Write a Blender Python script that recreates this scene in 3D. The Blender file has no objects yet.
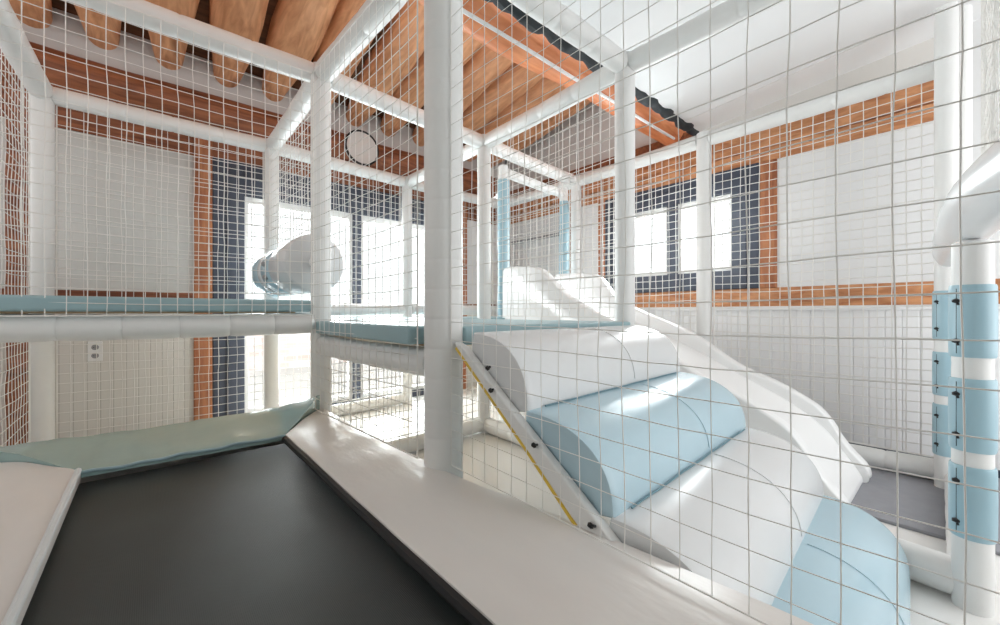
import bpy, bmesh, math, random
from mathutils import Vector, Matrix, noise
random.seed(7)
S = 1.28            # metres per layout unit (a, b along the two walls, h above the eye)
EYE = 0.70          # eye height above the floor in layout units
SC = bpy.context.scene
COL = SC.collection
PI = math.pi

def W(a, b, h):
    return Vector((a * S, b * S, (h + EYE) * S))

# ------------------------------------------------------------------ materials
def new_mat(name):
    m = bpy.data.materials.new(name); m.use_nodes = True
    nt = m.node_tree
    return m, nt, nt.nodes['Principled BSDF']

def srgb(r, g, b):
    f = lambda c: (c / 255 / 12.92) if c / 255 <= .04045 else ((c / 255 + .055) / 1.055) ** 2.4
    return (f(r), f(g), f(b), 1)

def mat(name, col, rough=.5, bump=0, bscale=40, var=0, vscale=6, spec=.5, metal=0, coat=0, stretch=None):
    m, nt, p = new_mat(name)
    p.inputs['Base Color'].default_value = col
    p.inputs['Roughness'].default_value = rough
    p.inputs['Metallic'].default_value = metal
    p.inputs['Specular IOR Level'].default_value = spec
    p.inputs['Coat Weight'].default_value = coat
    p.inputs['Coat Roughness'].default_value = .15
    tc = nt.nodes.new('ShaderNodeTexCoord')
    src = tc.outputs['Object']
    if stretch:
        mp = nt.nodes.new('ShaderNodeMapping'); mp.inputs['Scale'].default_value = stretch
        nt.links.new(src, mp.inputs['Vector']); src = mp.outputs['Vector']
    if var:
        n = nt.nodes.new('ShaderNodeTexNoise'); n.inputs['Scale'].default_value = vscale; n.inputs['Detail'].default_value = 4
        r = nt.nodes.new('ShaderNodeValToRGB')
        r.color_ramp.elements[0].position = .3; r.color_ramp.elements[1].position = .7
        r.color_ramp.elements[0].color = tuple(c * (1 - var) for c in col[:3]) + (1,)
        r.color_ramp.elements[1].color = tuple(min(1, c * (1 + var)) for c in col[:3]) + (1,)
        nt.links.new(src, n.inputs['Vector']); nt.links.new(n.outputs['Fac'], r.inputs['Fac'])
        nt.links.new(r.outputs['Color'], p.inputs['Base Color'])
    if bump:
        n = nt.nodes.new('ShaderNodeTexNoise'); n.inputs['Scale'].default_value = bscale; n.inputs['Detail'].default_value = 3
        b = nt.nodes.new('ShaderNodeBump'); b.inputs['Strength'].default_value = bump; b.inputs['Distance'].default_value = .01
        nt.links.new(src, n.inputs['Vector']); nt.links.new(n.outputs['Fac'], b.inputs['Height'])
        nt.links.new(b.outputs['Normal'], p.inputs['Normal'])
    return m

def wood(name, c0, c1, stretch, rough=.6, knots=True):
    m, nt, p = new_mat(name)
    tc = nt.nodes.new('ShaderNodeTexCoord'); mp = nt.nodes.new('ShaderNodeMapping')
    mp.inputs['Scale'].default_value = stretch
    nt.links.new(tc.outputs['Object'], mp.inputs['Vector'])
    n = nt.nodes.new('ShaderNodeTexNoise'); n.inputs['Scale'].default_value = 3; n.inputs['Detail'].default_value = 6; n.inputs['Distortion'].default_value = .6
    nt.links.new(mp.outputs['Vector'], n.inputs['Vector'])
    r = nt.nodes.new('ShaderNodeValToRGB')
    r.color_ramp.elements[0].position = .28; r.color_ramp.elements[0].color = c0
    r.color_ramp.elements[1].position = .68; r.color_ramp.elements[1].color = c1
    nt.links.new(n.outputs['Fac'], r.inputs['Fac'])
    out = r.outputs['Color']
    if knots:
        v = nt.nodes.new('ShaderNodeTexVoronoi'); v.inputs['Scale'].default_value = .55
        nt.links.new(mp.outputs['Vector'], v.inputs['Vector'])
        kr = nt.nodes.new('ShaderNodeValToRGB')
        kr.color_ramp.elements[0].position = .06; kr.color_ramp.elements[0].color = (.35, .28, .24, 1)
        kr.color_ramp.elements[1].position = .16; kr.color_ramp.elements[1].color = (1, 1, 1, 1)
        nt.links.new(v.outputs['Distance'], kr.inputs['Fac'])
        mx = nt.nodes.new('ShaderNodeMix'); mx.data_type = 'RGBA'; mx.blend_type = 'MULTIPLY'
        mx.inputs['Factor'].default_value = 1
        nt.links.new(out, mx.inputs['A']); nt.links.new(kr.outputs['Color'], mx.inputs['B'])
        out = mx.outputs['Result']
    nt.links.new(out, p.inputs['Base Color'])
    b = nt.nodes.new('ShaderNodeBump'); b.inputs['Strength'].default_value = .25; b.inputs['Distance'].default_value = .006
    nt.links.new(n.outputs['Fac'], b.inputs['Height']); nt.links.new(b.outputs['Normal'], p.inputs['Normal'])
    p.inputs['Roughness'].default_value = rough
    return m

def boards(name, col, axis, width, rough=.5):
    """vertical tongue and groove boards: thin groove every `width` metres along `axis`"""
    m, nt, p = new_mat(name)
    tc = nt.nodes.new('ShaderNodeTexCoord'); sp = nt.nodes.new('ShaderNodeSeparateXYZ')
    nt.links.new(tc.outputs['Object'], sp.inputs['Vector'])
    d = nt.nodes.new('ShaderNodeMath'); d.operation = 'DIVIDE'; d.inputs[1].default_value = width
    nt.links.new(sp.outputs[axis], d.inputs[0])
    f = nt.nodes.new('ShaderNodeMath'); f.operation = 'FRACT'; nt.links.new(d.outputs[0], f.inputs[0])
    r = nt.nodes.new('ShaderNodeValToRGB')
    e = r.color_ramp.elements
    e[0].position = 0; e[0].color = (0, 0, 0, 1); e[1].position = .07; e[1].color = (1, 1, 1, 1)
    k = e.new(.93); k.color = (1, 1, 1, 1); k = e.new(1); k.color = (0, 0, 0, 1)
    nt.links.new(f.outputs[0], r.inputs['Fac'])
    b = nt.nodes.new('ShaderNodeBump'); b.inputs['Strength'].default_value = .8; b.inputs['Distance'].default_value = .004
    nt.links.new(r.outputs['Color'], b.inputs['Height']); nt.links.new(b.outputs['Normal'], p.inputs['Normal'])
    mx = nt.nodes.new('ShaderNodeMix'); mx.data_type = 'RGBA'
    mx.inputs['A'].default_value = tuple(c * .92 for c in col[:3]) + (1,); mx.inputs['B'].default_value = col
    nt.links.new(r.outputs['Color'], mx.inputs['Factor']); nt.links.new(mx.outputs['Result'], p.inputs['Base Color'])
    p.inputs['Roughness'].default_value = rough
    return m

def glass_mat(name):
    m = bpy.data.materials.new(name); m.use_nodes = True; nt = m.node_tree; nt.nodes.clear()
    o = nt.nodes.new('ShaderNodeOutputMaterial'); t = nt.nodes.new('ShaderNodeBsdfTransparent')
    g = nt.nodes.new('ShaderNodeBsdfGlossy'); g.inputs['Roughness'].default_value = .02
    fr = nt.nodes.new('ShaderNodeFresnel'); fr.inputs['IOR'].default_value = 1.3
    t.inputs['Color'].default_value = (.96, .98, .98, 1)
    mx = nt.nodes.new('ShaderNodeMixShader')
    nt.links.new(fr.outputs[0], mx.inputs[0]); nt.links.new(t.outputs[0], mx.inputs[1]); nt.links.new(g.outputs[0], mx.inputs[2])
    nt.links.new(mx.outputs[0], o.inputs['Surface'])
    return m

def brick_mat(name, c1, c2, mortar, scale=6):
    m, nt, p = new_mat(name)
    tc = nt.nodes.new('ShaderNodeTexCoord'); mp = nt.nodes.new('ShaderNodeMapping')
    mp.inputs['Rotation'].default_value = (PI / 2, 0, 0)
    br = nt.nodes.new('ShaderNodeTexBrick'); br.inputs['Scale'].default_value = scale
    br.inputs['Color1'].default_value = c1; br.inputs['Color2'].default_value = c2; br.inputs['Mortar'].default_value = mortar
    br.inputs['Mortar Size'].default_value = .03
    nt.links.new(tc.outputs['Object'], mp.inputs['Vector']); nt.links.new(mp.outputs['Vector'], br.inputs['Vector'])
    nt.links.new(br.outputs['Color'], p.inputs['Base Color']); p.inputs['Roughness'].default_value = .9
    return m

def weave_mat(name, col):
    m, nt, p = new_mat(name)
    tc = nt.nodes.new('ShaderNodeTexCoord')
    w1 = nt.nodes.new('ShaderNodeTexWave'); w1.bands_direction = 'X'; w1.inputs['Scale'].default_value = 95
    w2 = nt.nodes.new('ShaderNodeTexWave'); w2.bands_direction = 'Y'; w2.inputs['Scale'].default_value = 95
    for w in (w1, w2): nt.links.new(tc.outputs['Object'], w.inputs['Vector'])
    a = nt.nodes.new('ShaderNodeMath'); a.operation = 'ADD'
    nt.links.new(w1.outputs['Fac'], a.inputs[0]); nt.links.new(w2.outputs['Fac'], a.inputs[1])
    b = nt.nodes.new('ShaderNodeBump'); b.inputs['Strength'].default_value = .25; b.inputs['Distance'].default_value = .001
    nt.links.new(a.outputs[0], b.inputs['Height']); nt.links.new(b.outputs['Normal'], p.inputs['Normal'])
    n = nt.nodes.new('ShaderNodeTexNoise'); n.inputs['Scale'].default_value = 5; n.inputs['Detail'].default_value = 5
    nt.links.new(tc.outputs['Object'], n.inputs['Vector'])
    r = nt.nodes.new('ShaderNodeValToRGB'); r.color_ramp.elements[0].position = .3; r.color_ramp.elements[1].position = .75
    r.color_ramp.elements[0].color = tuple(c * .85 for c in col[:3]) + (1,); r.color_ramp.elements[1].color = tuple(c * 1.2 for c in col[:3]) + (1,)
    nt.links.new(n.outputs['Fac'], r.inputs['Fac']); nt.links.new(r.outputs['Color'], p.inputs['Base Color'])
    p.inputs['Roughness'].default_value = .42
    p.inputs['Specular IOR Level'].default_value = .5
    return m

M = {
 'foam':   mat('white_sleeve_vinyl', (.80, .80, .785, 1), .42, .10, 30, .02, 5),
 'vinyl':  mat('white_gloss_vinyl', (.75, .76, .765, 1), .27, .06, 14, .015, 4),
 'matw':   mat('white_mat_vinyl', (.735, .70, .665, 1), .3, .22, 9, .02, 5, stretch=(2.2, .8, 1)),
 'slide':  mat('white_slide_vinyl', (.85, .855, .85, 1), .3, .03, 9),
 'blue':   mat('sky_blue_vinyl', srgb(184, 210, 221), .25, .06, 14, .02, 4),
 'wrap':   mat('blue_wrap_vinyl', srgb(160, 192, 204), .33, .05, 20, .02, 4),
 'teal':   mat('teal_pad_vinyl', srgb(152, 180, 186), .38, .08, 18, .03, 5),
 'tealm':  mat('teal_mat_vinyl', srgb(152, 178, 176), .16, .16, 10, .05, 5, coat=.8),
 'deep':   mat('slate_blue_shade', srgb(104, 140, 152), .5),
 'edge_tube': mat('pale_piping', (.66, .68, .68, 1), .4),
 'net':    mat('cream_net_cord', (.84, .825, .79, 1), .7),
 'tie':    mat('black_tie', (.012, .012, .013, 1), .5),
 'bed':    weave_mat('black_jump_fabric', (.032, .039, .0385, 1)),
 'metal':  mat('galvanised_steel', (.55, .56, .57, 1), .35, metal=.9),
 'dark':   mat('charcoal_frame', srgb(62, 68, 82), .45, .03, 30),
 'sash':   mat('white_sash', (.80, .79, .78, 1), .35),
 'glass':  glass_mat('clear_glass'),
 'plaster': mat('white_plaster', (.63, .63, .605, 1), .8, .15, 25, .03, 3),
 'plaster_r': mat('bright_white_panel', (.80, .80, .80, 1), .7, .05, 25, .015, 3),
 'gable':  mat('grey_plaster', (.58, .56, .545, 1), .9, .2, 20, .05, 4),
 'ceil':   mat('white_ceiling_panel', (.84, .845, .85, 1), .6, .03, 12),
 'cream':  mat('cream_cornice', (.76, .735, .70, 1), .6),
 'purlin': wood('red_brown_timber', srgb(100, 52, 30), srgb(158, 98, 64), (1.2, 9, 9), .55, False),
 'timber': wood('orange_timber', srgb(166, 102, 62), srgb(216, 156, 110), (9, 2.2, 9), .55),
 'post_t': wood('orange_timber_upright', srgb(142, 80, 48), srgb(192, 128, 86), (9, 9, 1.2), .55, False),
 'log':    wood('peeled_log', srgb(190, 130, 88), srgb(232, 174, 130), (8, 1.1, 8), .6),
 'ridge':  wood('orange_log', srgb(206, 116, 70), srgb(236, 156, 108), (1.1, 8, 8), .45),
 'deckb':  wood('dark_roof_board', srgb(84, 54, 36), srgb(120, 80, 52), (1, 8, 8), .8, False),
 'ply':    wood('plywood', srgb(206, 176, 136), srgb(226, 200, 164), (2, 9, 9), .6, False),
 'yellow': mat('yellow_trim', srgb(226, 190, 70), .45),
 'black':  mat('black_sealing_foam', srgb(44, 50, 54), .7, .3, 30),
 'floor':  mat('pale_floor_vinyl', (.84, .825, .80, 1), .16, .02, 20, .02, 3),
 'greymat': mat('grey_rubber_mat', srgb(146, 147, 152), .75, .1, 60, .04, 20),
 'wains_l': boards('cream_wainscot_boards', (.72, .70, .66, 1), 0, .064),
 'wains_r': boards('white_wainscot_boards', (.88, .88, .88, 1), 1, .075),
 'ground': mat('pale_paving', (.6, .58, .55, 1), .9, .1, 8),
 'brick':  brick_mat('pale_brick', srgb(240, 212, 202), srgb(248, 240, 236), (.9, .9, .89, 1), 2.2),
 'plastic': mat('white_plastic', (.83, .83, .83, 1), .35),
 'grey':   mat('grey_plastic', (.3, .3, .31, 1), .5),
 'face':   mat('pale_clock_face', (.66, .64, .62, 1), .5),
}

# ------------------------------------------------------------------ mesh builder
class MB:
    def __init__(s): s.v = []; s.f = []
    def add(s, vs, fs):
        o = len(s.v); s.v += [Vector(v) for v in vs]; s.f += [tuple(i + o for i in f) for f in fs]; return s
    def box(s, p0, p1):                       # layout coordinates
        a, b = W(*p0), W(*p1)
        x0, x1 = sorted((a.x, b.x)); y0, y1 = sorted((a.y, b.y)); z0, z1 = sorted((a.z, b.z))
        return s.add([(x0,y0,z0),(x1,y0,z0),(x1,y1,z0),(x0,y1,z0),(x0,y0,z1),(x1,y0,z1),(x1,y1,z1),(x0,y1,z1)],
                     [(0,3,2,1),(4,5,6,7),(0,1,5,4),(1,2,6,5),(2,3,7,6),(3,0,4,7)])
    def tube(s, pts, rads, n=16, caps=True):  # metres; path of points, one radius each
        pts = [Vector(p) for p in pts]
        if not isinstance(rads, (list, tuple)): rads = [rads] * len(pts)
        t0 = (pts[1] - pts[0]).normalized()
        u = t0.cross(Vector((0, 0, 1)))
        if u.length < 1e-3: u = t0.cross(Vector((0, 1, 0)))
        u.normalize()
        vs, fs = [], []
        for i, p in enumerate(pts):
            t = (pts[min(i + 1, len(pts) - 1)] - pts[max(i - 1, 0)])
            t = t.normalized() if t.length > 1e-9 else t0
            u = (u - t * u.dot(t)).normalized(); w = t.cross(u)
            for k in range(n):
                a = 2 * PI * k / n
                vs.append(p + (u * math.cos(a) + w * math.sin(a)) * rads[i])
        for i in range(len(pts) - 1):
            for k in range(n):
                k2 = (k + 1) % n
                fs.append((i*n+k, i*n+k2, (i+1)*n+k2, (i+1)*n+k))
        if caps:
            fs.append(tuple(range(n - 1, -1, -1))); fs.append(tuple((len(pts)-1)*n + k for k in range(n)))
        return s.add(vs, fs)
    def loft(s, rings, close=True, caps=True):  # rings of equal length, metres
        n = len(rings[0]); vs = [p for r in rings for p in r]; fs = []
        for i in range(len(rings) - 1):
            for k in range(n if close else n - 1):
                k2 = (k + 1) % n
                fs.append((i*n+k, i*n+k2, (i+1)*n+k2, (i+1)*n+k))
        if caps:
            fs.append(tuple(range(n - 1, -1, -1))); fs.append(tuple((len(rings)-1)*n + k for k in range(n)))
        return s.add(vs, fs)
    def blob(s, c, r):
        bm = bmesh.new(); bmesh.ops.create_icosphere(bm, subdivisions=1, radius=1)
        vs = [Vector((v.co.x * r[0], v.co.y * r[1], v.co.z * r[2])) + Vector(c) for v in bm.verts]
        fs = [tuple(v.index for v in f.verts) for f in bm.faces]; bm.free()
        return s.add(vs, fs)

LOC = {}
def setp(o, label=None, cat=None, group=None, kind=None):
    if label: o['label'] = label
    if cat: o['category'] = cat
    if group: o['group'] = group
    if kind: o['kind'] = kind
    return o

def obj(name, mb, m, parent=None, bevel=0, sharp=35, subdiv=0):
    if parent is not None: base = LOC[parent.name]
    else:
        xs = [v.x for v in mb.v]; ys = [v.y for v in mb.v]; zs = [v.z for v in mb.v]
        base = Vector(((min(xs)+max(xs))/2, (min(ys)+max(ys))/2, min(zs)))
    me = bpy.data.meshes.new(name)
    me.from_pydata([v - base for v in mb.v], [], mb.f)
    bm = bmesh.new(); bm.from_mesh(me); bmesh.ops.recalc_face_normals(bm, faces=bm.faces); bm.to_mesh(me); bm.free()
    me.materials.append(m)
    me.shade_smooth(); me.set_sharp_from_angle(angle=math.radians(sharp))
    o = bpy.data.objects.new(name, me); COL.objects.link(o)
    if parent is not None: o.parent = parent
    else: o.location = base
    LOC[o.name] = base
    if bevel:
        bv = o.modifiers.new('bevel', 'BEVEL'); bv.width = bevel; bv.segments = 3; bv.limit_method = 'ANGLE'; bv.angle_limit = math.radians(40)
    if subdiv:
        sd = o.modifiers.new('sub', 'SUBSURF'); sd.levels = subdiv; sd.render_levels = subdiv
    return o

def empty(name, loc):
    o = bpy.data.objects.new(name, None); o.empty_display_size = .1; COL.objects.link(o)
    o.location = loc; LOC[o.name] = Vector(loc); return o

def struct(name, mb, m, parent=None, bevel=0, label=None, cat=None):
    o = obj(name, mb, m, parent, bevel)
    if parent is None:
        setp(o, label, cat, kind='structure')
    return o

# ------------------------------------------------------------------ the room
FL = -.70
AW, BW = 2.68, 3.0          # right wall plane, left wall plane
ALO, BLO = -1.1, -1.2
f = MB().box((ALO, BLO, FL - .05), (AW + .1, BW + .1, FL))
struct('floor', f, M['floor'], label='pale floor running under the play frame', cat='floor')

# --- left wall (plane b = BW) with a large window from a=.29 to 2.1
wl = empty('wall_left', W(.8, BW, FL)); setp(wl, 'timber framed wall with cream panels and a wide window', 'wall', kind='structure')
obj('upper_panel', MB().box((-.40, BW, .115), (.195, BW + .05, .935)), M['plaster'], wl)
obj('upper_panel', MB().box((ALO, BW, .115), (-.52, BW + .05, .935)), M['plaster'], wl)
obj('upper_panel', MB().box((2.20, BW, .08), (AW + .02, BW + .05, .86)), M['plaster_r'], wl)
obj('lower_panel', MB().box((-.40, BW, FL), (.195, BW + .05, .04)), M['wains_l'], wl)
obj('lower_panel', MB().box((ALO, BW, FL), (-.52, BW + .05, .04)), M['wains_l'], wl)
obj('lower_panel', MB().box((2.20, BW, FL), (AW + .02, BW + .05, .0)), M['wains_l'], wl)
obj('middle_rail', MB().box((ALO, BW - .012, .04), (.195, BW + .05, .115)), M['purlin'], wl, .004)
obj('middle_rail', MB().box((2.20, BW - .012, .0), (AW, BW + .05, .08)), M['purlin'], wl, .004)
obj('timber_post', MB().box((-.52, BW - .02, FL), (-.40, BW + .05, 1.12)), M['purlin'], wl, .006)
obj('timber_post', MB().box((.195, BW - .02, FL), (.285, BW + .05, 1.12)), M['post_t'], wl, .006)
obj('timber_post', MB().box((2.11, BW - .02, FL), (2.20, BW + .05, 1.12)), M['post_t'], wl, .006)
obj('head_board', MB().box((ALO, BW - .006, .935), (.195, BW + .05, 1.12)), M['purlin'], wl, .004)
obj('head_board', MB().box((.285, BW - .006, .95), (2.11, BW + .05, 1.12)), M['purlin'], wl, .004)
obj('head_board', MB().box((2.20, BW - .006, .86), (AW, BW + .05, 1.12)), M['purlin'], wl, .004)
obj('plaster_band', MB().box((ALO, BW + .01, 1.28), (AW + .05, BW + .06, 1.75)), M['gable'], wl)
pu = MB().tube([W(ALO + i * .2, BW - .01 + .006 * math.sin(i * 1.7), 1.21) for i in range(19)], [.105 * S + .006 * math.sin(i * .9) for i in range(19)], 24)
obj('round_purlin', pu, M['purlin'], wl)

# --- right wall (plane a = AW) with a window b=.767..1.81
wr = empty('wall_right', W(AW, 1., FL)); setp(wr, 'wall with white boards below and orange timbers around its panels', 'wall', kind='structure')
X0, X1 = AW, AW + .05
obj('lower_panel', MB().box((X0, BLO, -.66), (X1, BW, .028)), M['wains_r'], wr)
obj('cap_rail', MB().box((X0 - .012, BLO, .012), (X1, BW, .036)), M['plastic'], wr, .003)
obj('middle_rail', MB().box((X0 - .006, BLO, .036), (X1, BW, .142)), M['timber'], wr, .004)
obj('upper_panel', MB().box((X0, BLO, .142), (X1, .68, .872)), M['plaster_r'], wr)
obj('upper_panel', MB().box((X0, 1.88, .142), (X1, 2.10, .872)), M['plaster_r'], wr)
obj('upper_panel', MB().box((X0, 2.16, .142), (X1, BW, .872)), M['plaster_r'], wr)
obj('timber_post', MB().box((X0 - .012, .68, .142), (X1, .765, .872)), M['post_t'], wr, .005)
obj('timber_post', MB().box((X0 - .012, 1.812, .142), (X1, 1.88, .872)), M['post_t'], wr, .005)
obj('timber_post', MB().box((X0 - .012, 2.10, .142), (X1, 2.16, .872)), M['post_t'], wr, .005)
obj('timber_post', MB().box((X0 - .02, BW - .08, .142), (X1, BW - .01, .872)), M['post_t'], wr, .005)
obj('upper_panel', MB().box((X0, BLO, .872), (X1, .06, 1.30)), M['plaster_r'], wr)
obj('head_beam', MB().box((X0 - .014, .06, .955), (X1, BW, 1.10)), M['timber'], wr, .006)
obj('head_beam', MB().box((X0 - .008, .06, .872), (X1, BW, .95)), M['timber'], wr, .006)
obj('cornice_band', MB().box((X0 + .002, .06, 1.10), (X1, 1.12, 1.30)), M['cream'], wr)
g = MB().add([W(X0+.004, 1.12, 1.10), W(X0+.004, BW, 1.10), W(X0+.004, BW, 1.75), W(X0+.004, 1.12, 2.0),
              W(X1, 1.12, 1.10), W(X1, BW, 1.10), W(X1, BW, 1.75), W(X1, 1.12, 2.0)],
             [(0,1,2,3),(7,6,5,4),(0,4,5,1),(1,5,6,2),(2,6,7,3),(3,7,4,0)])
obj('gable_plaster', g, M['gable'], wr)
obj('upper_rail', MB().box((X0 - .02, 1.12, 1.10), (X1, BW, 1.19)), M['purlin'], wr, .005)
struct('baseboard_right', MB().box((X0 - .012, BLO, FL), (X1, BW, -.66)), M['dark'], label='dark skirting under the white boards', cat='skirting')
struct('trim_1', MB().box((X0 - .03, 2.17, .665), (X0 - .0005, 2.9, .69)), M['grey'], bevel=.003, label='slim grey rail across the far white panel', cat='rail')

# --- unseen walls added to cut frontal light, with made-up openings steering it
wb = empty('wall_back_added', W(.8, BLO, FL)); setp(wb, 'unseen white wall added behind the camera, with a broad made-up light opening', 'wall', kind='structure')
obj('closed_panel_added', MB().box((ALO - .06, BLO - .06, FL), (1.0, BLO, 1.36)), M['plaster'], wb)
obj('lower_panel', MB().box((1.0, BLO - .06, FL), (AW + .1, BLO, -.45)), M['plaster_r'], wb)  # part of the added back wall, below its made-up opening
obj('upper_panel', MB().box((1.0, BLO - .06, 1.12), (AW + .1, BLO, 1.36)), M['plaster_r'], wb)  # part of the added back wall, above its made-up opening
we = empty('wall_end_added', W(ALO, .9, FL)); setp(we, 'unseen cream end wall added beyond the left deck to cut light, with a high opening', 'wall', kind='structure')
obj('lower_panel', MB().box((ALO - .06, BLO, FL), (ALO, BW, .25)), M['plaster'], we)  # part of the added end wall, below its opening
obj('upper_panel', MB().box((ALO - .06, BLO, 1.0), (ALO, BW, 1.36)), M['plaster'], we)  # part of the added end wall, above its opening
obj('side_panel_added', MB().box((ALO - .06, BLO, .25), (ALO, .6, 1.0)), M['plaster'], we)
# --- windows
def window(name, axis, plane, u0, u1, z0, z1, frame, mull, label, headh, sill, lrail=None):
    def P(u, d, h): return (u, plane + d, h) if axis == 'a' else (plane + d, u, h)
    bx = lambda u0, u1, d0, d1, h0, h1: MB().box(P(u0, d0, h0), P(u1, d1, h1))
    r = empty(name, W(*P((u0 + u1) / 2, 0, z0))); setp(r, label, 'window', kind='structure')
    fl, fr = frame
    fm = MB()
    for q in (bx(u0, u0 + fl, -.02, .07, z0, z1), bx(u1 - fr, u1, -.02, .07, z0, z1),
              bx(u0 + fl, u1 - fr, -.02, .07, z1 - headh, z1), bx(u0 + fl, u1 - fr, -.02, .07, z0, z0 + sill)): fm.add(q.v, q.f)
    obj('window_frame', fm, M['dark'], r, .006)
    fm = MB()                                   # stepped outer moulding
    for q in (bx(u0 + fl * .42, u0 + fl * .5, -.032, -.018, z0, z1 - headh * .45), bx(u1 - fr * .5, u1 - fr * .42, -.032, -.018, z0, z1 - headh * .45),
              bx(u0 + fl * .42, u1 - fr * .42, -.032, -.018, z1 - headh * .5, z1 - headh * .42)): fm.add(q.v, q.f)
    obj('frame_moulding', fm, M['dark'], r, .003)
    obj('mullion', bx(mull - .03, mull + .03, -.02, .06, z0 + sill, z1 - headh), M['dark'], r, .005)
    for (s0, s1) in ((u0 + fl, mull - .03), (mull + .03, u1 - fr)):
        sm = MB(); t = .026
        zb, zt = z0 + sill, z1 - headh
        for q in (bx(s0, s0 + t, .01, .05, zb, zt), bx(s1 - t, s1, .01, .05, zb, zt), bx(s0 + t, s1 - t, .01, .05, zt - .045, zt), bx(s0 + t, s1 - t, .01, .05, zb, zb + .03)): sm.add(q.v, q.f)
        if lrail: q = bx(s0 + t, s1 - t, .01, .05, lrail[0], lrail[1]); sm.add(q.v, q.f)
        so = obj('sash', sm, M['sash'], r, .003)
        obj('pane', bx(s0 + t, s1 - t, .028, .032, zb + .03, zt - .045), M['glass'], so)
    return r
window('window_1', 'a', BW, .287, 2.108, FL, .945, (.165, .15), 1.18, 'wide charcoal framed window reaching down behind the decks', .20, .05, (-.05, .075))
window('window_2', 'b', AW, .767, 1.81, .142, .872, (.145, .15), 1.284, 'dark framed window in the white boarded wall', .14, .115)

# --- ceilings
def sl(b): return 1.255 - .08 * b                      # the white ceiling drops gently to its free edge
cm = MB()
e = 1.115
for (b0, b1) in ((BLO, e),):
    cm.add([W(ALO, b0, sl(b0)), W(AW + .05, b0, sl(b0)), W(AW + .05, b1, sl(b1)), W(ALO, b1, sl(b1)),
            W(ALO, b0, sl(b0) + .03), W(AW + .05, b0, sl(b0) + .03), W(AW + .05, b1, sl(b1) + .03), W(ALO, b1, sl(b1) + .03)],
           [(0,3,2,1),(4,5,6,7),(0,1,5,4),(1,2,6,5),(2,3,7,6),(3,0,4,7)])
ce = struct('ceiling', cm, M['ceil'], label='smooth white panelled ceiling over the stairs', cat='ceiling')
jm = MB()
for a in (.35, 1.05, 1.75, 2.45):
    jm.add([W(a, BLO, sl(BLO) - .002), W(a + .006, BLO, sl(BLO) - .002), W(a + .006, e - .02, sl(e) - .002), W(a, e - .02, sl(e) - .002),
            W(a, BLO, sl(BLO) + .001), W(a + .006, BLO, sl(BLO) + .001), W(a + .006, e - .02, sl(e) + .001), W(a, e - .02, sl(e) + .001)],
           [(0,3,2,1),(4,5,6,7),(0,1,5,4),(1,2,6,5),(2,3,7,6),(3,0,4,7)])
obj('panel_joint', jm, M['sash'], ce)
# black sealing foam squeezed along the free edge
bf = MB(); pts, rr = [], []
for i in range(120):
    a = -.9 + i * .03
    pts.append(W(a, e + .012 + .006 * math.sin(i * 1.3), sl(e) + .006 + .006 * math.sin(i * .83)))
    rr.append(S * (.030 + .006 * math.sin(i * .83 + 1) + .004 * math.sin(i * 2.1)))
bf.tube(pts, rr, 10)
struct('trim_2', bf, M['black'], label='lumpy black foam strip along the edge of the white ceiling', cat='sealing strip')
# log ceiling
ct = empty('ceiling_logs', W(.8, 2.1, 1.45)); setp(ct, 'log ceiling of pale peeled rafters under dark roof boards', 'log ceiling', kind='structure')
bottom = lambda b: 1.41 + .17 * (3 - b)
bm_ = MB()
bb = [(3.3, bottom(3.3) + .125), (1.0, bottom(1.0) + .18)]
bm_.add([W(ALO, bb[0][0], bb[0][1]), W(AW + .1, bb[0][0], bb[0][1]), W(AW + .1, bb[1][0], bb[1][1]), W(ALO, bb[1][0], bb[1][1]),
         W(ALO, bb[0][0], bb[0][1] + .03), W(AW + .1, bb[0][0], bb[0][1] + .03), W(AW + .1, bb[1][0], bb[1][1] + .03), W(ALO, bb[1][0], bb[1][1] + .03)],
        [(0,3,2,1),(4,5,6,7),(0,1,5,4),(1,2,6,5),(2,3,7,6),(3,0,4,7)])
obj('roof_board', bm_, M['deckb'], ct)
for k in range(14):
    a = -.98 + k * .268 + random.uniform(-.012, .012)
    lm = MB(); pts, rr = [], []
    ph = random.uniform(0, 6)
    for i in range(15):
        b = 3.12 - i * .15
        r = (.050 + .078 * min(1, i / 3.5)) * (1 + .04 * math.sin(i * .9 + ph))
        pts.append(W(a + .012 * math.sin(i * .6 + ph), b, bottom(b) + r)); rr.append(r * S)
    lm.tube(pts, rr, 18)
    lo = obj('log_rafter', lm, M['log'], ct)
pts, rr = [], []
for i in range(24):
    pts.append(W(-1.0 + i * .163, 1.285 + .006 * math.sin(i), 1.225 + .006 * math.cos(i * .7))); rr.append(S * (.088 + .004 * math.sin(i * 1.1)))
struct('trim_3', MB().tube(pts, rr, 24), M['ridge'], label='thick orange log beam beside the black foam strip', cat='log beam')
cd = MB()
o = MB().tube([W(.2 + i * .12, 1.236, 1.143 + .002 * math.sin(i)) for i in range(21)], .008 * S, 8)
setp(obj('conduit', o, M['plastic']), 'thin white conduit running along the orange log beam', 'conduit')

# ------------------------------------------------------------------ padded posts and rails
RP = .040
def sleeve_profile(L, r, seg, depth=.03):
    """distances along and radii of a foam sleeve with pinched seams"""
    n = max(1, round(L / seg)); out = []
    for i in range(n):
        s0, s1 = L * i / n, L * (i + 1) / n; d = s1 - s0
        for t, q in ((0, 1 - depth), (.03, 1 - depth * .25), (.15, 1.0), (.5, 1 + depth * .18), (.85, 1.0), (.97, 1 - depth * .25)):
            out.append((s0 + t * d, r * q))
    out.append((L, r * (1 - depth)))
    return out

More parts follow.
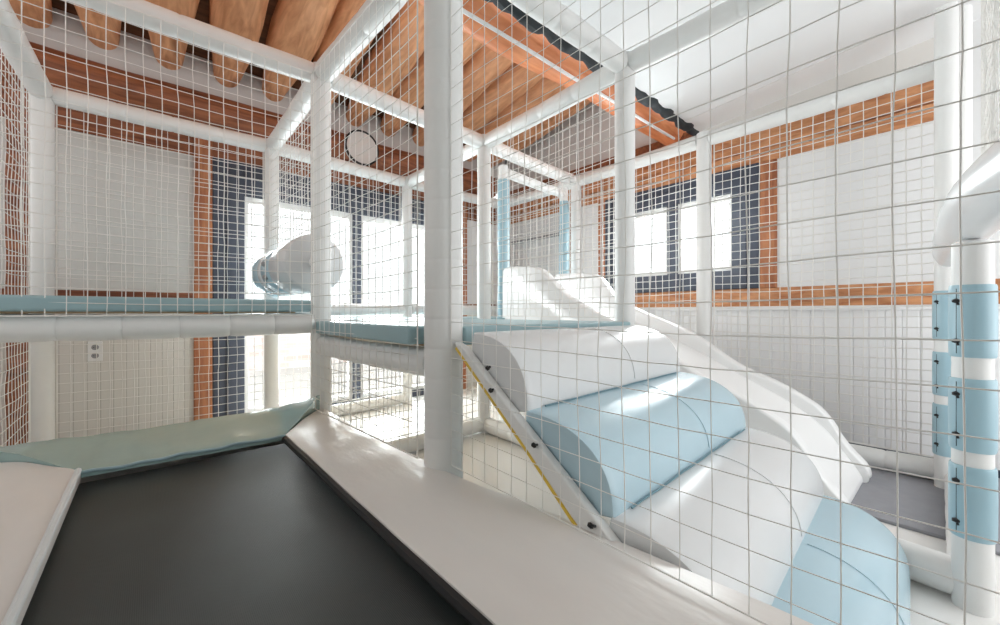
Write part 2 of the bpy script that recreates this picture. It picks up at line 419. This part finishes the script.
POSTS = {}
def post(key, a, b, label, top=1.0, r=RP, seg=.30, depth=.02, z0=FL, ties=True, group='padded posts of the play frame'):
    t = empty('padded_post', W(a, b, z0)); setp(t, label, 'post', group, 'thing')
    P0, P1 = W(a, b, z0), W(a, b, top + r * .9)
    L = (P1 - P0).length
    prof = sleeve_profile(L, r * S, seg * S, depth)
    cap = [(L + .004, r * S * .85), (L + .008, r * S * .5)]
    pts = [P0 + Vector((0, 0, d)) for d, _ in prof]; rr = [q for _, q in prof]
    obj('foam_sleeve', MB().tube(pts, rr, 28), M['foam'], t, sharp=50)
    obj('end_cap', MB().tube([P1 - Vector((0, 0, .002)), P1 + Vector((0, 0, .005)), P1 + Vector((0, 0, .009))], [r*S*.94, r*S*.8, r*S*.4], 24), M['plastic'], t)
    POSTS[key] = (a, b, r)
    return t

post('40', -.372, 2.748, 'white padded post in the far left corner against the cream panel')
post('272', .554, 2.732, 'white padded post at the back in front of the wide window, left of the roller')
post('407', 1.489, 2.797, 'white padded post at the back before the right half of the wide window')
post('501', 2.46, 2.80, 'white padded post in the far room corner behind the slide gate')
post('320', .544, 1.775, 'white padded post at the far corner of the trampoline, in front of the roller')
post('485', 1.485, 1.845, 'white padded post standing just right of the thickest post, behind the middle deck')
post('577', 2.456, 1.929, 'white padded post by the slide gate near the right wall')
post('440', .584, .896, 'thickest white padded post, nearest to the camera at the head of the stairs', r=.051, seg=.075, depth=.018)
post('625', 1.451, .893, 'white padded post rising behind the top white stair roll')
post('704', 2.419, .9745, 'white padded post in front of the dark window of the white wall')
post('fl', -.39, 1.80, 'white padded post at the near left end of the left deck')
post('n1', .60, -.22, 'white padded post beside the camera at the near end of the trampoline')
def wrapped_post(key, a, b, label, top, r, rw, bands, z0=FL, group='blue wrapped posts', r_knots=True, side=-1):
    t = post(key, a, b, label, top=top, r=r, group=group, z0=z0)
    for (h0, h1) in bands:
        P = W(a, b, h0); L = (h1 - h0) * S
        ws = [0, .006, .03, L / 2, L - .03, L - .006, L]
        rs = [rw * .95, rw * .99, rw, rw * 1.01, rw, rw * .99, rw * .95]
        w = obj('blue_wrap', MB().tube([P + Vector((0, 0, d)) for d in ws], [q * S for q in rs], 32), M['wrap'], t, sharp=50)
        if r_knots:
            dx, dy = -.7536 * rw * S, .6574 * rw * S
            for fr in (.22, .78):
                q = P + Vector((dx, dy, L * fr))
                kn = MB().blob(q, (.011, .011, .008)); kn.add(*(lambda m: (m.v, m.f))(MB().tube([q, q + Vector((-.006, -.004, -.012))], .003, 6)))
                obj('tie_knot', kn, M['tie'], w)
            obj('lace_cord', MB().tube([P + Vector((dx, dy, L * u)) * 1 for u in (.05, .3, .6, .95)], .0009, 6), M['tie'], w)
    return t
wrapped_post('n2', 1.47, -.02, 'blue and white wrapped post at the lower right, closest of the wrapped posts', .135, .034, .0385,
             [(-.53, -.36), (-.325, -.155), (-.105, .065)])
wrapped_post('n3', 2.36, .035, 'blue and white wrapped post half hidden behind the nearest wrapped post', 1.17, .033, .0375,
             [(-.56, -.36), (-.325, -.155), (-.105, .085)])
post('n4', 2.43, .002, 'tall white padded post paired with the wrapped post beside the white wall', r=.036, top=1.17)
wrapped_post('g1', 1.73, 1.95, 'slim blue wrapped post of the slide gate, left of the pair', .92, .032, .040, [(-.10, .86)], r_knots=False, group='slide gate posts')
wrapped_post('g2', 2.338, 1.95, 'slim blue wrapped post of the slide gate, right of the pair', .90, .030, .036, [(-.10, .83)], r_knots=False, group='slide gate posts')

def rail(k0, k1, h, label, r=RP, seg=.2, group='padded top rails', h1=None, depth=.08, sag=.004, matn='foam'):
    a0, b0, r0 = POSTS[k0] if isinstance(k0, str) else (*k0, 0)
    a1, b1, r1 = POSTS[k1] if isinstance(k1, str) else (*k1, 0)
    A, B = W(a0, b0, h), W(a1, b1, h if h1 is None else h1)
    d = (B - A).normalized()
    A = A + d * r0 * S * .86; B = B - d * r1 * S * .86
    L = (B - A).length
    prof = sleeve_profile(L, r * S, seg * S, depth)
    pts = [A + d * x - Vector((0, 0, sag * S * math.sin(PI * x / L))) for x, _ in prof]
    o = obj('padded_rail', MB().tube(pts, [q for _, q in prof], 24), M[matn], sharp=50)
    setp(o, label, 'rail', group, 'thing')
    return o
T = 1.0
rail('40', '272', T, 'white padded top rail along the back above the cream panel')
rail('272', '407', T, 'white padded top rail along the back across the wide window')
rail('407', '501', T, 'white padded top rail at the back near the far room corner')
rail('fl', '320', T, 'white padded top rail crossing the upper left below the log rafters')
rail('320', '485', T, 'white padded top rail running right from the post in front of the roller')
rail('485', '577', T, 'white padded top rail above the slide gate lintel')
rail('fl', '40', T, 'white padded top rail on the far left running into the back corner', r=.043)
rail('320', '272', T, 'short white padded top rail from the roller post back to the window post')
rail('440', '320', T, 'white padded top rail along the trampoline between thickest post and roller post', r=.042)
rail('n1', '440', T, 'white padded top rail over the trampoline edge nearest to the camera')
rail('485', '407', T, 'white padded top rail at the back behind the middle post')
rail('625', '485', T, 'white padded top rail from the stair roll post back to the middle post')
rail((1.47, -.30), '625', T, 'white padded top rail crossing the white ceiling toward the stair roll post')
rail('440', '625', T, 'white padded top rail across the head of the stairs')
rail('n4', '704', T, 'white padded top rail along the white wall above its large panel')
rail('704', '577', T, 'white padded top rail along the white wall above the dark window')
rail('577', '501', T, 'white padded top rail along the white wall into the far corner')
rail('g1', 'g2', .915, 'white padded lintel joining the two slim blue gate posts', r=.03, group='slide gate rails', h1=.885)
DG = 'padded deck rails'
rail('fl', '320', -.0445, 'white padded rail under the front edge of the left deck', group=DG, r=.041, seg=.15, depth=.09)
rail('40', '272', -.0445, 'white padded rail under the rear edge of the left deck', group=DG)
rail('fl', '40', -.0445, 'white padded rail under the outer side of the left deck', group=DG)
rail('320', '272', -.0445, 'white padded rail between the left deck and the roller', group=DG)
rail('440', '320', -.136, 'white padded rail under the blue pad between thickest post and roller post', group=DG, r=.041, seg=.42)
rail('320', '485', -.136, 'white padded rail under the joint of the two middle decks', group=DG)
rail('625', '485', -.136, 'white padded rail under the right side of the middle deck', group=DG)
rail('272', '407', .02, 'white padded rail low across the wide window behind the middle deck', group=DG)
rail('407', '501', .02, 'white padded rail low along the back wall behind the slide gate', group=DG)
BG = 'padded floor rails'
rail('625', '485', -.655, 'white padded floor rail below the right side of the middle deck', group=BG)
rail('320', '485', -.655, 'white padded floor rail below the joint of the middle decks', group=BG)
rail('272', '407', -.655, 'white padded floor rail along the foot of the wide window', group=BG)
rail('40', '272', -.655, 'white padded floor rail along the foot of the cream boards', group=BG)
rail((1.495, .0), (1.57, .55), -.650, 'white padded floor rail from the nearest wrapped post to the slide side', group=BG, r=.045)
rail('n4', '704', -.643, 'white padded floor rail lying along the white boarded wall', group=BG, r=.042)
rail('n2', 'n4', -.646, 'white padded floor rail between the two wrapped posts at the lower right', group=BG)
# big hand-rail tube from the rear wrapped pair over the nearest wrapped post and on past the camera
ctrl = [(2.30, .03, .200), (2.1, .015, .220), (1.8, .0, .228), (1.47, -.02, .228), (1.25, -.045, .236), (1.05, -.085, .238), (.85, -.14, .24), (.70, -.21, .24)]
pts = []
for i in range(len(ctrl) - 1):
    p0, p1, p2, p3 = [Vector(ctrl[max(0, min(len(ctrl) - 1, j))]) for j in (i - 1, i, i + 1, i + 2)]
    for k in range(6):
        t = k / 6
        q = .5 * ((2 * p1) + (p2 - p0) * t + (2*p0 - 5*p1 + 4*p2 - p3) * t*t + (3*p1 - p0 - 3*p2 + p3) * t**3)
        pts.append(W(*q))
pts.append(W(*ctrl[-1]))
o = obj('padded_tube', MB().tube(pts, [S * (.046 + .00055 * i) * min(1, .55 + i * .09) for i in range(len(pts))], 28), M['vinyl'], sharp=60)
setp(o, 'fat glossy white padded tube resting on top of the nearest wrapped post', 'tube', kind='thing')

# ------------------------------------------------------------------ safety nets
def net(A, B, h0, h1, label, mesh=.045, r=.0020, wav=.006, off=(0, 0), seed=0):
    """A, B: (a, b) ends; vertical net between heights h0, h1"""
    A = (A[0] + off[0], A[1] + off[1]); B = (B[0] + off[0], B[1] + off[1])
    d = Vector((B[0] - A[0], B[1] - A[1], 0)); L = d.length; d.normalize(); nrm = Vector((-d.y, d.x, 0))
    nu = max(2, round(L / mesh)); nv = max(2, round((h1 - h0) / mesh))
    P = []
    for i in range(nu + 1):
        row = []
        for j in range(nv + 1):
            u, v = i / nu, j / nv
            k = math.sin(PI * u) ** .5 * (math.sin(PI * v) ** .5 if 0 < v < 1 else 0) if 0 < u < 1 else 0
            s = noise.noise_vector(Vector((u * L * 4 + seed * 7.3, v * 5, seed)))
            s2 = noise.noise_vector(Vector((u * L * 30 + seed * 3.1, v * 30, seed + 9)))
            du, dv, dn = (s.x * wav + s2.x * .0025) * k, (s.y * wav + s2.y * .002) * k, s.z * wav * 1.2 * k
            # horizontal cords sag a little between the posts
            dv -= .006 * math.sin(PI * u) * (1 if 0 < j < nv else 0)
            row.append(W(A[0] + d.x * (u * L + du) + nrm.x * dn, A[1] + d.y * (u * L + du) + nrm.y * dn, h0 + (h1 - h0) * v + dv))
        P.append(row)
    mb = MB()
    for i in range(1, nu): mb.tube(P[i], r, 4, False)
    for j in range(1, nv): mb.tube([P[i][j] for i in range(nu + 1)], r, 4, False)
    o = obj('safety_net', mb, M['net'], sharp=180)
    setp(o, label, 'net', 'cream safety nets', 'thing')
    ro = MB()
    ro.tube(P[0], r * 1.8, 6); ro.tube(P[nu], r * 1.8, 6)
    ro.tube([P[i][0] for i in range(nu + 1)], r * 1.8, 6); ro.tube([P[i][nv] for i in range(nu + 1)], r * 1.8, 6)
    obj('border_rope', ro, M['net'], o)
    return o
net((.574, -.18), (.572, .843), -.385, .97, 'cream net nearest to the camera in front of the stairs', .0445, .00105, seed=1)
net((.584, .945), (.544, 1.73), -.385, .97, 'cream net along the trampoline between the thickest post and roller post', off=(-.05, 0), r=.0017, seed=2)
net((-.36, 1.80), (.50, 1.775), -.01, .97, 'cream net in front of the left deck above the blue mat', off=(0, -.05), mesh=.043, r=.0018, seed=3)
net((-.33, 2.748), (.514, 2.732), .03, .97, 'cream net behind the left deck over the cream panel', off=(0, .03), r=.0022, seed=4)
net((-.33, 2.748), (.514, 2.732), -.61, -.06, 'cream net under the left deck in front of the cream boards', off=(0, .03), r=.0022, seed=5)
net((.594, 2.732), (1.449, 2.797), .06, .97, 'cream net hung across the upper part of the wide window', off=(0, .03), r=.0022, seed=6)
net((.594, 2.732), (1.449, 2.797), -.61, -.03, 'cream net hung across the lower part of the wide window', off=(0, .03), r=.0022, seed=7)
net((1.53, 2.797), (2.42, 2.80), .06, .97, 'cream net at the back beside the far room corner', off=(0, .03), r=.0022, seed=8)
net((-.385, 1.84), (-.372, 2.70), .02, .97, 'cream net closing the outer side of the left deck', off=(-.03, 0), seed=9)
net((-.385, 1.84), (-.372, 2.70), -.61, -.08, 'cream net under the outer side of the left deck', off=(-.03, 0), seed=10)
net((.594, 1.80), (1.44, 1.84), -.61, -.18, 'cream net under the middle deck facing the wide window', r=.0022, seed=17)
net((1.455, .95), (1.485, 1.80), -.61, -.18, 'cream net under the right side of the middle deck', r=.0022, seed=18)
net((1.451, .94), (1.485, 1.80), -.02, .97, 'cream net between the stair roll post and the middle post', off=(.03, 0), r=.0021, seed=11)
net((2.42, .06), (2.419, .93), -.60, .97, 'cream net along the white wall in front of its large panel', off=(.03, 0), r=.0026, seed=12)
net((2.419, 1.02), (2.456, 1.885), -.60, .97, 'cream net along the white wall in front of the dark window', off=(.03, 0), r=.0026, seed=13)
net((2.456, 1.97), (2.46, 2.76), -.60, .97, 'cream net along the white wall at its far end', off=(.03, 0), r=.0026, seed=14)
net((1.0, -.075), (2.36, -.055), .36, 1.2, 'cream net at the right border of the picture above the fat tube', mesh=.043, seed=15)
net((.59, 1.85), (.554, 2.69), .35, .97, 'cream net above the roller', off=(-.02, 0), seed=16)

# ------------------------------------------------------------------ decks
def deck(poly_a, poly_b, top, th, label, group='blue topped decks', notch=0):
    a0, a1 = poly_a; b0, b1 = poly_b
    t = empty('play_deck', W((a0 + a1) / 2, (b0 + b1) / 2, top - th - .03)); setp(t, label, 'deck', group, 'thing')
    if notch:
        poly = [(a0, b0 + notch), (a0 + notch, b0 + notch), (a0 + notch, b0), (a1, b0), (a1, b1), (a0, b1)]
        obj('pad', MB().loft([[W(a, b, top - th) for a, b in poly], [W(a, b, top) for a, b in poly]]), M['teal'], t, .010)
    else:
        obj('pad', MB().box((a0, b0, top - th), (a1, b1, top)), M['teal'], t, .012)
    obj('plywood_base', MB().box((a0 + .05, b0 + .05, top - th - .006), (a1 - .05, b1 - .05, top - th)), M['ply'], t)
    return t
deck((-.40, .50), (1.745, 2.70), .050, .047, 'left deck with blue pad edge at eye level beyond the trampoline')
deck((.515, 1.43), (.852, 1.82), -.036, .050, 'middle deck with blue pad at the head of the stairs', notch=.105)
deck((.60, 1.45), (1.84, 2.74), -.033, .050, 'rear deck beyond the middle deck below the wide window')
deck((1.50, 2.42), (1.90, 2.74), -.033, .050, 'landing deck of the slide behind the gate posts')

# ------------------------------------------------------------------ roller
rl = empty('foam_roller', W(.56, 2.3, .05)); setp(rl, 'white and blue foam roller lying across between roller post and window post', 'roller', kind='thing')
RH, RR = .222, .130
def cyl(b0, b1, r, n=40, e=.012):
    ps = [b0, b0 + e * .3, b0 + e, (b0 + b1) / 2, b1 - e, b1 - e * .3, b1]; q = [r - e, r - e * .35, r, r * 1.005, r, r - e * .35, r - e]
    return MB().tube([W(.56, p, RH) for p in ps], [x * S for x in q], n)
obj('white_sleeve', cyl(1.90, 2.21, RR), M['vinyl'], rl, sharp=60)
obj('blue_sleeve', cyl(2.21, 2.40, RR * .99), M['blue'], rl, sharp=60)
obj('white_sleeve', cyl(2.40, 2.48, RR), M['vinyl'], rl, sharp=60)
obj('blue_sleeve', cyl(2.48, 2.64, RR * .99), M['blue'], rl, sharp=60)
for b in (1.895, 2.645):
    obj('hub_cap', MB().tube([W(.56, b - .004, RH), W(.56, b + .004, RH)], [.03 * S, .03 * S], 24), M['plastic'], rl)
obj('axle', MB().tube([W(.56, 1.80, RH), W(.56, 2.70, RH)], .012 * S, 12), M['metal'], rl)
for k in range(5):
    a = math.radians(200 - k * 30)
    p = Vector((.56 + math.cos(a) * RR * .985, 2.30, RH + math.sin(a) * RR * .985))
    obj('patch', MB().blob(W(*p), (.022, .05, .022)), M['grey'], rl) if k < 2 else None

# ------------------------------------------------------------------ trampoline and its pads
tr = empty('trampoline', W(.1, .6, FL)); setp(tr, 'black trampoline bed framed by white and blue pads', 'trampoline', kind='thing')
nx, ny = 12, 30
mb = MB(); vs, fs = [], []
for j in range(ny + 1):
    for i in range(nx + 1):
        u, v = i / nx, j / ny
        vs.append(W(-.17 + .55 * u, -.6 + 2.13 * v, -.452 - .012 * math.sin(PI * u) * math.sin(PI * v)))
for j in range(ny):
    for i in range(nx): fs.append((j*(nx+1)+i, j*(nx+1)+i+1, (j+1)*(nx+1)+i+1, (j+1)*(nx+1)+i))
obj('jump_bed', mb.add(vs, fs), M['bed'], tr)
fm = MB()
for q in (MB().box((-.39, -.6, FL), (-.36, 1.76, -.445)), MB().box((.53, -.6, FL), (.56, 1.72, -.445)),
          MB().box((-.36, 1.72, FL), (.53, 1.75, -.445)), MB().box((-.36, -.6, FL), (.53, -.57, -.445))): fm.add(q.v, q.f)
obj('frame_skirt', fm, M['matw'], tr)

def pad(name, inner, outer, hin, hout, th, label, m, n=40, puff=.012, seedv=0, wr=.004):
    """padded strip between two polylines (inner, outer) given as (a,b) ends"""
    mb = MB(); nu = 10
    top, bot = [], []
    for j in range(n + 1):
        v = j / n
        ia = [inner[0][k] + (inner[1][k] - inner[0][k]) * v for k in (0, 1)]
        seg = v * (len(outer) - 1); s = min(int(seg), len(outer) - 2); t = seg - s
        oa = [outer[s][k] + (outer[s + 1][k] - outer[s][k]) * t for k in (0, 1)]
        rt, rb = [], []
        for i in range(nu + 1):
            u = i / nu
            a, b = ia[0] + (oa[0] - ia[0]) * u, ia[1] + (oa[1] - ia[1]) * u
            ho = hout(v) if callable(hout) else hout
            h = hin + (ho - hin) * u ** 1.4 + puff * (math.sin(PI * u) ** .6 if 0 < u < 1 else 0) + wr * noise.noise(Vector((a * 7, b * 7, seedv))) * (1 if 0 < u < 1 else .3) + wr * .8 * noise.noise(Vector((a * 18, b * 5, seedv + 3)))
            rt.append(W(a, b, h)); rb.append(W(a, b, min(hin, ho) - th))
        top.append(rt); bot.append(rb)
    rings = [top[j] + bot[j][::-1] for j in range(n + 1)]
    mb.loft(rings, True, True)
    o = obj(name, mb, m, sharp=40)
    setp(o, label, 'pad', 'trampoline edge pads', 'thing')
    return o, top
o, top = pad('edge_pad', [(.342, -.6), (.342, 1.486)], [(.70, -.6), (.655, -.1), (.633, .2), (.608, .5), (.56, .86), (.548, 1.3), (.545, 1.745)], -.410, -.400, .022, 'white vinyl pad along the right side of the trampoline bed', M['matw'], 60)
obj('edge_tube', MB().tube([r[0] - Vector((.000, 0, .019)) for r in top], .0145, 8), M['tie'], o)  # black tube stands in for the shaded gap under this pad edge
o, top = pad('edge_pad', [(-.135, -.6), (-.135, 1.492)], [(-.39, -.6), (-.37, .6), (-.35, 1.2), (-.33, 1.70)], -.410, -.400, .022, 'white vinyl pad at the lower left beside the trampoline bed', M['matw'], 40, seedv=5)
obj('edge_tube', MB().tube([r[0] + Vector((-.006, 0, .004)) for r in top], .009, 8), M['edge_tube'], o)
hf = lambda v: -.352 - .028 * math.sin(PI * v) ** .5 + .012 * v
o, top = pad('edge_pad', [(-.135, 1.496), (.342, 1.490)], [(-.345, 1.72), (-.1, 1.735), (.3, 1.735), (.528, 1.738)], -.412, hf, .016, 'teal vinyl pad along the far end of the trampoline bed', M['tealm'], 36, puff=.006, seedv=11, wr=.008)
obj('edge_tube', MB().tube([r[0] - Vector((0, 0, .003)) for r in top], .006, 8), M['teal'], o)

# ------------------------------------------------------------------ soft stairs
st = empty('soft_stairs', W(1.0, .4, FL)); setp(st, 'white and blue soft roll stairs going down from the middle deck', 'stairs', kind='thing')
YAW = .055
CS = [(.802, -.056), (.625, -.218), (.418, -.374), (.222, -.528), (.05, -.682)]
LEN = .82
def SW(sx, b, h):            # stairs frame: sx along the roll axis, b down the flight, slightly turned in plan
    return W(.605 + sx + YAW * (.835 - b), b + YAW * sx, h)
def bez(p, n):
    out = []
    for i in range(n + 1):
        t = i / n; u = 1 - t
        out.append(tuple(u**3*p[0][k] + 3*u*u*t*p[1][k] + 3*u*t*t*p[2][k] + t**3*p[3][k] for k in (0, 1)))
    return out
def step_profile(C, i):
    (b0, h0), (b1, h1) = C[i], C[i + 1]
    n = 2.35
    arc = []
    for k in range(21):
        t = PI / 2 * k / 20
        arc.append((b0 + (b1 - .012 - b0) * math.sin(t) ** (2 / n), h1 + (h0 + .006 - h1) * math.cos(t) ** (2 / n)))
    return arc + [(b1 + .05, h1 - .01), (b0 + .01, h0 - .045)]
mats = ['vinyl', 'blue', 'vinyl', 'blue']
for i in range(4):
    rings = []
    pr = step_profile(CS, i)
    cb, ch_ = sum(p[0] for p in pr) / len(pr), sum(p[1] for p in pr) / len(pr)
    for (t, sc) in ((0, .94), (.006, .985), (.02, 1), (.25, 1.004), (.5, 1.0), (.75, 1.004), (.98, 1), (.994, .985), (1, .94)):
        rings.append([SW(LEN * t, cb + (b - cb) * sc, max(FL + .016, ch_ + (h - ch_) * sc)) for b, h in pr])
    so = obj('step_roll', MB().loft(rings, True, True), M[mats[i]], st, sharp=50)
    # sewn seam round the roll near the middle
    tt = .58; seam = []
    for b, h in pr[1:20]: seam.append(SW(LEN * tt, b - .0012, h + .0012))
    obj('seam', MB().tube(seam, .0013, 6), M[mats[i]], so)
    if i < 2:                                   # dark cord drawn as the shadow in the crease below the roll
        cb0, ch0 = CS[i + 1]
        obj('crease_shade', MB().tube([SW(LEN * (.06 + .88 * k / 12), cb0 - .018 + .001 * math.sin(k * 2), ch0 + .009) for k in range(13)], .0026, 8), M['deep'], so)
def stringer(s0, s1, bt=.842):
    top = [(bt, -.074), (min(bt, .81), -.085)] + [(c[0] + .012, c[1] + .0) for c in CS[1:4]] + [(.05, FL + .016)]
    botm = [(.118, FL + .016), (.491, -.383), (.598, -.288), (bt - .004, -.086)]
    poly = top + botm
    return MB().loft([[SW(s0, b, h) for b, h in poly], [SW(s1, b, h) for b, h in poly]], True, True)
obj('side_board', stringer(-.024, -.002), M['foam'], st, .005)
obj('side_board', stringer(LEN + .002, LEN + .024, .80), M['foam'], st, .005)
ye = [(.838, -.09), (.598, -.292), (.491, -.388), (.30, -.548)]
obj('yellow_edge', MB().tube([SW(-.02, *p) for p in ye], .006, 8), M['yellow'], st)
for (b, h) in ((.715, -.128), (.705, -.178), (.575, -.272), (.44, -.385), (.30, -.455)):
    q = SW(-.027, b, h)
    kn = MB().blob(q, (.006, .010, .008)); t2 = MB().tube([q, q + Vector((-.004, -.016, .006))], .0035, 6); kn.add(t2.v, t2.f)
    obj('tie_knot', kn, M['tie'], st)

# ------------------------------------------------------------------ slide
sd = empty('slide', W(1.95, 1.0, FL)); setp(sd, 'white wavy slide with high sides running down beside the stairs', 'slide', kind='thing')
def smooth(pts, n=6):
    out = []
    for i in range(len(pts) - 1):
        p0, p1, p2, p3 = [Vector((*pts[max(0, min(len(pts) - 1, j))], 0)) for j in (i - 1, i, i + 1, i + 2)]
        for k in range(n):
            t = k / n
            q = .5 * ((2 * p1) + (p2 - p0) * t + (2*p0 - 5*p1 + 4*p2 - p3) * t*t + (3*p1 - p0 - 3*p2 + p3) * t**3)
            out.append((q.x, q.y))
    out.append(tuple(pts[-1])); return out
outer = [(1.93, .22), (1.90, .262), (1.84, .272), (1.62, .258), (1.52, .225), (1.40, .09), (1.20, -.005), (1.02, -.075), (.90, -.135), (.72, -.255), (.55, -.325), (.44, -.385), (.395, -.418), (.356, -.468), (.322, -.530), (.284, -.580), (.252, -.615), (.238, -.645), (.243, -.670), (.275, FL + .013)]
chute = [(1.93, -.02), (1.5, -.03), (1.3, -.05), (1.1, -.12), (.9, -.205), (.7, -.305), (.5, -.405), (.38, -.495), (.32, -.575), (.28, -.63), (.258, -.668)]
def wall_mb(a0, a1, line):
    ln = smooth(line); ln = [(b, max(FL + .013, h)) for b, h in ln]
    mb = MB(); e = .012
    rings = []
    for (a, ins) in ((a0, e), (a0 + e * .4, e * .3), (a0 + e, 0), (a1 - e, 0), (a1 - e * .4, e * .3), (a1, e)):
        rings.append([W(a, b, max(FL + .013, h - ins)) for b, h in ln] + [W(a, 1.93, FL + .013)])
    return mb.loft(rings, True, True)
obj('outer_side', wall_mb(2.17, 2.235, outer), M['slide'], sd, sharp=55)
inner = [(b, h - .0) for b, h in outer]
inner[0:6] = [(1.93, .22), (1.92, .275), (1.87, .287), (1.70, .277), (1.60, .25), (1.516, .184), (1.40, .09)]
obj('inner_side', wall_mb(1.70, 1.765, inner), M['slide'], sd, sharp=55)
cl_ = smooth(chute)
obj('chute', MB().loft([[W(1.76, b, h) for b, h in cl_] + [W(1.76, b, max(FL + .013, h - .05)) for b, h in cl_[::-1]],
                        [W(2.175, b, h) for b, h in cl_] + [W(2.175, b, max(FL + .013, h - .05)) for b, h in cl_[::-1]]], True, True), M['slide'], sd, sharp=60)

# ------------------------------------------------------------------ small things
ol = empty('wall_outlet', W(-.205, BW, -.195)); setp(ol, 'white double wall outlet on the cream boards under the left deck', 'outlet', kind='thing')
ca, chh = -.218, -.205
obj('cover_plate', MB().box((ca - .028, BW - .010, chh - .052), (ca + .028, BW - .0004, chh + .052)), M['plastic'], ol, .003)
for dz in (-.022, .022):
    so = obj('socket', MB().tube([W(ca, BW - .0102, chh + dz), W(ca, BW - .0135, chh + dz)], [.0145 * S, .013 * S], 24), M['grey'], ol)
    for dx in (-.005, .005):
        obj('pin_hole', MB().tube([W(ca + dx, BW - .0130, chh + dz), W(ca + dx, BW - .0140, chh + dz)], .0022 * S, 8), M['tie'], so)
ck = empty('wall_clock', W(1.20, BW - .11, 1.10)); setp(ck, 'round pale disc clock with black rim hung on the brown purlin', 'clock', kind='thing')
cx, cz = 1.165, 1.20
cyb = BW - .125
obj('clock_case', MB().tube([W(cx, cyb + .02, cz), W(cx, cyb - .012, cz), W(cx, cyb - .016, cz)], [.12 * S, .12 * S, .11 * S], 40), M['face'], ck)
ring = [W(cx + .12 * math.cos(2 * PI * k / 48), cyb - .012, cz + .12 * math.sin(2 * PI * k / 48)) for k in range(49)]
obj('rim', MB().tube(ring, .008 * S, 8, False), M['tie'], ck)
setp(obj('floor_mat', MB().box((1.84, -.6, FL), (2.66, 1.6, FL + .012)), M['greymat'], bevel=.004), 'grey rubber mat on the floor under the slide beside the white wall', 'mat', kind='thing')

# outdoors
struct('ground_outside', MB().box((-8, BW + .12, FL - .12), (9, 14, FL - .06)), M['ground'], label='pale paving outside the wide window', cat='paving')
struct('wall_outside', MB().box((-3, 6.0, FL - .06), (8, 6.15, .05)), M['brick'], label='pale brick garden wall seen through the wide window', cat='garden wall')

# ------------------------------------------------------------------ light
w = bpy.data.worlds.new('sky'); SC.world = w; w.use_nodes = True
bg = w.node_tree.nodes['Background']; bg.inputs['Color'].default_value = (.98, .99, 1, 1); bg.inputs['Strength'].default_value = 1.4
def area(name, loc, target, sx, sy, power, col=(1, 1, 1)):
    L = bpy.data.lights.new(name, 'AREA'); L.shape = 'RECTANGLE'; L.size = sx; L.size_y = sy; L.energy = power; L.color = col
    o = bpy.data.objects.new(name, L); COL.objects.link(o); o.location = loc
    o.rotation_euler = (Vector(target) - Vector(loc)).to_track_quat('-Z', 'Y').to_euler()
    return o
area('daylight_fill', W(1.2, BW + .3, .15), W(1.2, 0, .1), 2.3, 1.9, 190, (.97, .99, 1))
area('daylight_fill', W(AW + .25, 1.28, .5), W(0, 1.28, -.1), 1.0, .7, 60, (.97, .99, 1))

area('daylight_fill', W(1.85, BLO - .02, .35), W(1.9, .8, -.1), 2.0, 1.9, 16, (.98, .99, 1))  # added lamp in the made-up back opening, brightens the right side
# ------------------------------------------------------------------ camera
cam = bpy.data.cameras.new('camera'); co = bpy.data.objects.new('camera', cam); COL.objects.link(co)
cam.sensor_width = 36; cam.lens = 401 / 1000 * 36; cam.clip_start = .02; cam.clip_end = 100
co.location = W(0, 0, 0); co.rotation_euler = (PI / 2, 0, -math.asin(.6574))
SC.camera = co
SC.view_settings.view_transform = 'Standard'; SC.view_settings.look = 'None'; SC.view_settings.gamma = 1
SC.view_settings.use_curve_mapping = False
SC.view_settings.exposure = 0.35
SC.cycles.use_denoising = True
SC.cycles.max_bounces = 10; SC.cycles.diffuse_bounces = 6; SC.cycles.transparent_max_bounces = 16
